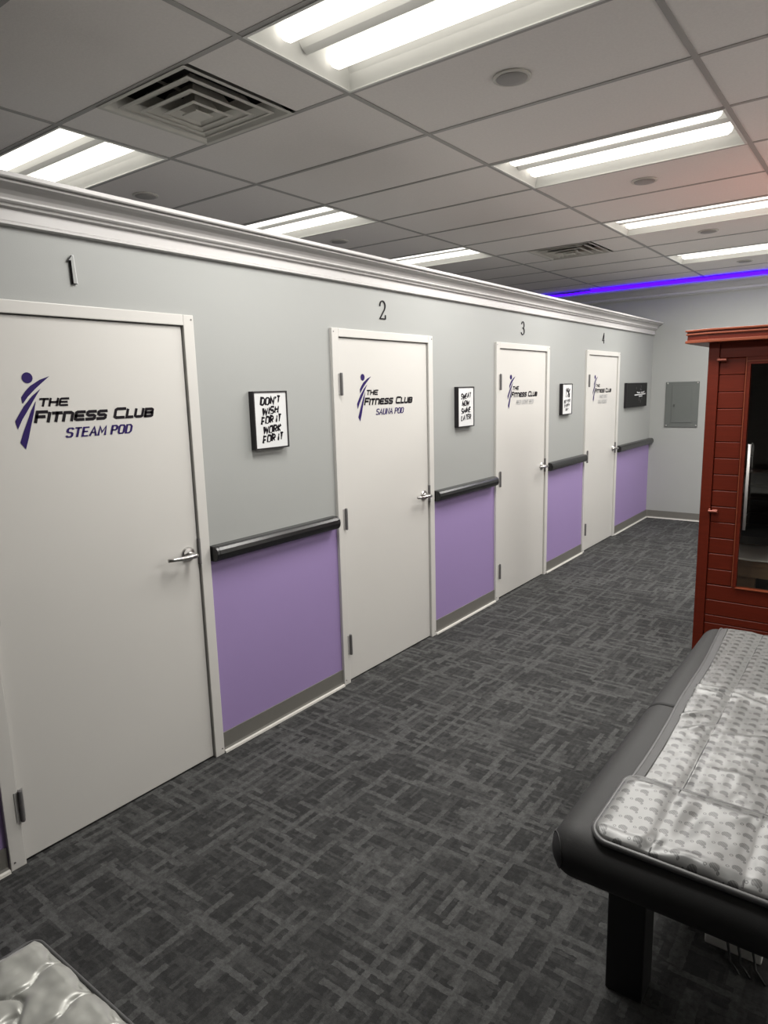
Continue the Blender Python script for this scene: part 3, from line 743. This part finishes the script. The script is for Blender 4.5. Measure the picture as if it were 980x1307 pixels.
# ------------------------------------------------------------------ massage beds
def stadium(x0, x1, z0, z1, r, n=8):
    p = []
    for (cx_, cz_, a0) in ((x1-r, z0+r, -90), (x1-r, z1-r, 0), (x0+r, z1-r, 90), (x0+r, z0+r, 180)):
        for i in range(n+1):
            a = math.radians(a0+90*i/n); p.append((cx_+r*cos(a), cz_+r*sin(a)))
    return p
def cushion(name, parent, x0, x1, z0, z1, r, y0, y1, e0, e1, mat='vinyl', bulge=.0):
    """rounded upholstered block; e0/e1 = rounding radius of its two ends"""
    st_ = []
    for i in range(9):
        a = pi/2*i/8; st_.append((y0+e0*(1-sin(a)), e0*(1-cos(a))))
    st_ = [(y0+e0*(1-cos(pi/2*i/8)), e0*(1-sin(pi/2*i/8))) for i in range(9)]
    mid = [(y0+e0+(y1-e1-y0-e0)*i/8, -bulge*sin(pi*i/8)) for i in range(1, 8)]
    st_ += mid+[(y1-e1*(1-cos(pi/2*i/8)), e1*(1-sin(pi/2*i/8))) for i in range(8, -1, -1)]
    vs = []; n = None
    for (y, d) in st_:
        d2 = min(d, (z1-z0)/2-.004)
        ring = stadium(x0+d, x1-d, z0+d2, z1-d2, max(.004, min(r-d2*.9, (z1-z0)/2-d2-.001)))
        n = len(ring); vs += [(p[0], y, p[1]) for p in ring]
    fs = [(j*n+i, j*n+(i+1) % n, (j+1)*n+(i+1) % n, (j+1)*n+i) for j in range(len(st_)-1) for i in range(n)]
    fs += [tuple(range(n))[::-1], tuple(range((len(st_)-1)*n, len(st_)*n))]
    return B().add(vs, fs).build(name, mat, parent, smooth=True)
def rounded_path(x0, x1, y0, y1, r, zf, n=6, step=.03):
    p = []
    for (cx_, cy_, a0) in ((x1-r, y0+r, -90), (x1-r, y1-r, 0), (x0+r, y1-r, 90), (x0+r, y0+r, 180)):
        for i in range(n+1):
            a = math.radians(a0+90*i/n); p.append((cx_+r*cos(a), cy_+r*sin(a)))
    q = []
    for i in range(len(p)):
        a, c = Vector(p[i]), Vector(p[(i+1) % len(p)]); k = max(1, int((c-a).length/step))
        for j in range(k):
            t = a.lerp(c, j/k); q.append((t.x, t.y, zf(t.x, t.y)))
    return q

TZ = .60
bed = thing('massage_bed', 'dark grey upholstered massage bed at the lower right', 'massage bed', (2.25, 2.4, 0))
BX0, BX1, BY0, BY1 = 1.878, 2.640, 1.518, 3.40
cushion('cushion', bed, BX0, BX1, .452, TZ, .073, BY0, 2.425, .076, .016, bulge=0)
cushion('cushion', bed, BX0, BX1, .452, TZ, .073, 2.428, BY1, .016, .060)
# sewn seam of the round end cap on the near corner
cc = Vector((BX0+.074, BY0+.074, .526)); nn = Vector((-.82, -.57, 0)); ee = Vector((.57, -.82, 0))
B().tube([tuple(cc+nn*.0600+(ee*cos(q*pi/16)+Vector((0, 0, 1))*sin(q*pi/16))*.0445) for q in range(32)], .0022, 6, closed=True).build('end_seam', 'vinyl', bed, smooth=True)
for (xa, ya) in ((1.985, 1.735), (2.43, 1.735), (1.985, 3.10), (2.43, 3.10)):
    B().box(xa, xa+.105, ya, ya+.10, 0, .46).build('leg', 'black', bed, bevel=.006)
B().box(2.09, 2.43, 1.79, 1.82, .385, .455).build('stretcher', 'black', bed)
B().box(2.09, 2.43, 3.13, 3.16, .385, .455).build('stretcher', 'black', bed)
B().box(2.00, 2.03, 1.836, 3.099, .385, .455).build('side_rail', 'black', bed)
B().box(2.50, 2.53, 1.836, 3.099, .385, .455).build('side_rail', 'black', bed)

# printed satin mat: long body, thin quilted flap folded over at the near end, bound in grey
mat_ = thing('heated_mat', 'silver satin mat with grey leaf print lying on the massage bed', 'mat', (2.25, 2.4, TZ))
def top_z(x, y):     # height of the cushion top, falling over its near and side roundings
    z = TZ; r = .074
    for d in (BY0+r-y, BX0+r-x, x-(BX1-r), y-(BY1-.06)):
        if d > 0: z -= r-sqrt(max(0, r*r-min(d, r*.98)**2))
    return z
SEAMS = (2.135, 2.340)
def puff(x, xs):
    d = min(abs(x-q) for q in xs); return min(1, d/.028)
FOLDS = [(2.045, 2.62, .05, 1.0, .020, .013), (2.09, 2.58, -.03, .9, .016, .012), (2.19, 2.60, -.35, 1.2, .018, .012), (2.28, 2.66, -.2, .9, .020, .013),
         (2.05, 2.37, .75, 1.1, .016, .010), (2.10, 2.30, .9, .8, .015, .008), (2.24, 2.30, .3, .8, .022, .008), (2.36, 2.45, .2, .9, .03, .010), (2.27, 2.05, .15, .8, .02, .006), (2.33, 2.15, -.15, .8, .02, .007), (2.10, 3.0, .2, .7, .03, .005), (2.25, 2.9, .6, .7, .03, .006)]
def body_z(x, y):
    z = top_z(x, y)+.006+.006*sqrt(puff(x, (1.985, SEAMS[0], SEAMS[1], 2.50)))
    for (fx_, fy_, ang, ln, wd, hh) in FOLDS:
        dx, dy = x-fx_, y-fy_; a = dx*cos(ang)+dy*sin(ang); c = -dx*sin(ang)+dy*cos(ang)
        z += hh*exp(-(a/(.09*ln))**2)*(exp(-(c/wd)**2)-.45*exp(-((c-.9*wd*1.3)/wd)**2))
    z += .0035*noise.noise((x*14, y*9, 1.7))+.0016*noise.noise((x*40, y*30, 4))
    return z
def edge_left(y): return 2.012+.004*sin(y*7)-.032*max(0, min(1, (y-2.3)/1.05))
def sheet(name, mat, xa, xb, y0, y1, nx, ny, zf, thick=.006, rad=0):
    vs = []
    for j in range(ny+1):
        y = y0+(y1-y0)*j/ny
        for i in range(nx+1):
            l = xa(y) if callable(xa) else xa; r_ = xb
            if rad:
                d = max(0, rad-(y-y0), rad-(y1-y)); ins = rad-sqrt(max(0, rad*rad-d*d)); l += ins; r_ -= ins
            x = l+(r_-l)*i/nx; vs.append((x, y, zf(x, y)))
    n = len(vs); W_ = nx+1
    fs = [(j*W_+i, j*W_+i+1, (j+1)*W_+i+1, (j+1)*W_+i) for j in range(ny) for i in range(nx)]
    rim = [i for i in range(W_)]+[j*W_+nx for j in range(1, ny+1)]+[ny*W_+i for i in range(nx-1, -1, -1)]+[j*W_ for j in range(ny-1, 0, -1)]
    o = len(vs); vs += [(vs[i][0], vs[i][1], top_z(vs[i][0], vs[i][1])+.0015) for i in rim]; k = len(rim)
    fs += [(rim[i], rim[(i+1) % k], o+(i+1) % k, o+i) for i in range(k)]
    return B().add(vs, fs).build(name, mat, mat_, smooth=True)
MX1 = 2.50
sheet('mat_body', 'satin', lambda y: edge_left(y)+.012, MX1, 1.83, 3.372, 70, 160, body_z)
def flap_z(x, y):
    z = top_z(x, y)+.019+.007*sqrt(puff(x, (1.99,)+SEAMS+(2.51,)))*min(1, max(0, (y-1.562)/.03))*min(1, max(0, (1.866-y)/.03))
    for (fx_, fy_, ang, ln, wd, hh) in ((2.19, 1.72, 1.45, 1.1, .028, -.007), (2.05, 1.83, .2, .5, .015, .006), (2.20, 1.575, .3, .4, .016, .008), (2.26, 1.572, -.2, .35, .014, .007), (2.31, 1.82, .6, .5, .02, .006), (2.14, 1.60, 1.3, .4, .014, -.006)):
        dx, dy = x-fx_, y-fy_; a = dx*cos(ang)+dy*sin(ang); c = -dx*sin(ang)+dy*cos(ang)
        z += hh*exp(-(a/(.09*ln))**2)*exp(-(c/wd)**2)
    return z+.0022*noise.noise((x*18, y*16, 7))
sheet('mat_flap', 'satin', 1.992, MX1+.01, 1.556, 1.872, 56, 36, flap_z, rad=.04)
B().tube(rounded_path(1.990, MX1+.012, 1.552, 1.875, .042, lambda x, y: top_z(x, y)+.012), .0085, 8, closed=True).build('flap_piping', 'bind', mat_, smooth=True)
# flat grey binding along the long edge, with a bead on its outside
bt = B(); ys = [1.86+(3.375-1.86)*i/50 for i in range(51)]
bt.add([(edge_left(y)-.018+q*.033, y, top_z(edge_left(y), y)+(.005 if q == 0 else .014)) for y in ys for q in (0, 1)], [(2*i, 2*i+1, 2*i+3, 2*i+2) for i in range(50)])
bt.build('edge_binding', 'bind', mat_, smooth=True)
B().tube([(edge_left(y)-.016, y, top_z(edge_left(y), y)+.005) for y in ys], .005, 7).build('edge_piping', 'bind', mat_, smooth=True)
for sx in SEAMS:
    B().tube([(sx, y, body_z(sx, y)-.0004) for y in [1.875+(3.36-1.875)*i/70 for i in range(71)]], .0027, 5).build('stitch_line', 'stitch', mat_)
    B().tube([(sx, y, flap_z(sx, y)-.0004) for y in [1.56+.306*i/20 for i in range(21)]], .0027, 5).build('stitch_line', 'stitch', mat_)

# supply box with leads under the bed
t = thing('power_box', 'pale power box with black leads on the carpet under the massage bed', 'power box', (2.29, 2.06, 0))
B().box(2.185, 2.345, 2.075, 2.24, 0, .05).build('body', 'plastic', t, bevel=.006)
for i, xx in enumerate((2.245, 2.275, 2.315)):
    B().tube([(xx, 2.20, .056), (xx+.004, 2.10, .056), (xx+.006, 2.068, .045), (xx+.014, 2.055, .02), (xx+.02, 2.04, .006), (xx+.05, 2.00, .006)], .0038, 6).build('lead', 'black', t, smooth=True)

# near bed at the lower left: only a corner of its quilted pad shows
bed2 = thing('treatment_bed', 'low treatment bed under the quilted pad, lower left corner', 'bed', (1.36, -.3, 0))
QX0, QX1, QY0, QY1, QZ = .992, 1.74, -1.25, .614, .507
cushion('cushion', bed2, QX0+.10, QX1-.02, .30, QZ-.028, .08, QY0+.05, QY1-.12, .07, .07)
for (xa, ya) in ((QX0+.16, QY0+.15), (QX1-.2, QY0+.15), (QX0+.16, QY1-.36), (QX1-.2, QY1-.36)):
    B().box(xa, xa+.09, ya, ya+.09, 0, .31).build('leg', 'black', bed2, bevel=.005)
pad = thing('quilted_pad', 'silver quilted satin pad with wavy stitching, lower left corner', 'pad', (1.36, -.3, QZ))
def quilt_z(x, y):
    c = .128
    v = (QY1-y)/c; u = (x-QX0)/c
    w_ = v+.15*sin(2*pi*u); row = math.floor(w_); fv = w_-row
    fu = (u+.5*(row % 2)+.07*sin(2*pi*w_)) % 1.0
    e = min(fv, 1-fv, fu, 1-fu)*c
    ed = min(x-QX0, QX1-x, y-QY0, QY1-y)
    return QZ-.026+min(1, ed/.02)*.007+.012*(1-exp(-e/.0045))*min(1, ed/.03)+.005*noise.noise((x*16, y*16, 3))+.0022*noise.noise((x*38, y*38, 3))
nx, ny = 230, 580; vs = []; rad = .03
for j in range(ny+1):
    y = QY0+(QY1-QY0)*j/ny
    d = max(0, rad-(y-QY0), rad-(QY1-y)); ins = rad-sqrt(max(0, rad*rad-d*d))
    for i in range(nx+1):
        x = QX0+ins+(QX1-QX0-2*ins)*i/nx; vs.append((x, y, quilt_z(x, y)))
W_ = nx+1
qb = B().add(vs, [(j*W_+i, j*W_+i+1, (j+1)*W_+i+1, (j+1)*W_+i) for j in range(ny) for i in range(nx)])
qo = qb.build('quilted_top', 'quilt', pad, smooth=True)
B().box(QX0+.03, QX1-.03, QY0+.03, QY1-.03, QZ-.0275, QZ-.0262).build('pad_lining', 'bind', pad)
B().tube(rounded_path(QX0, QX1, QY0, QY1, rad, lambda x, y: QZ-.026), .005, 8, closed=True).build('edge_piping', 'bind', pad, smooth=True)
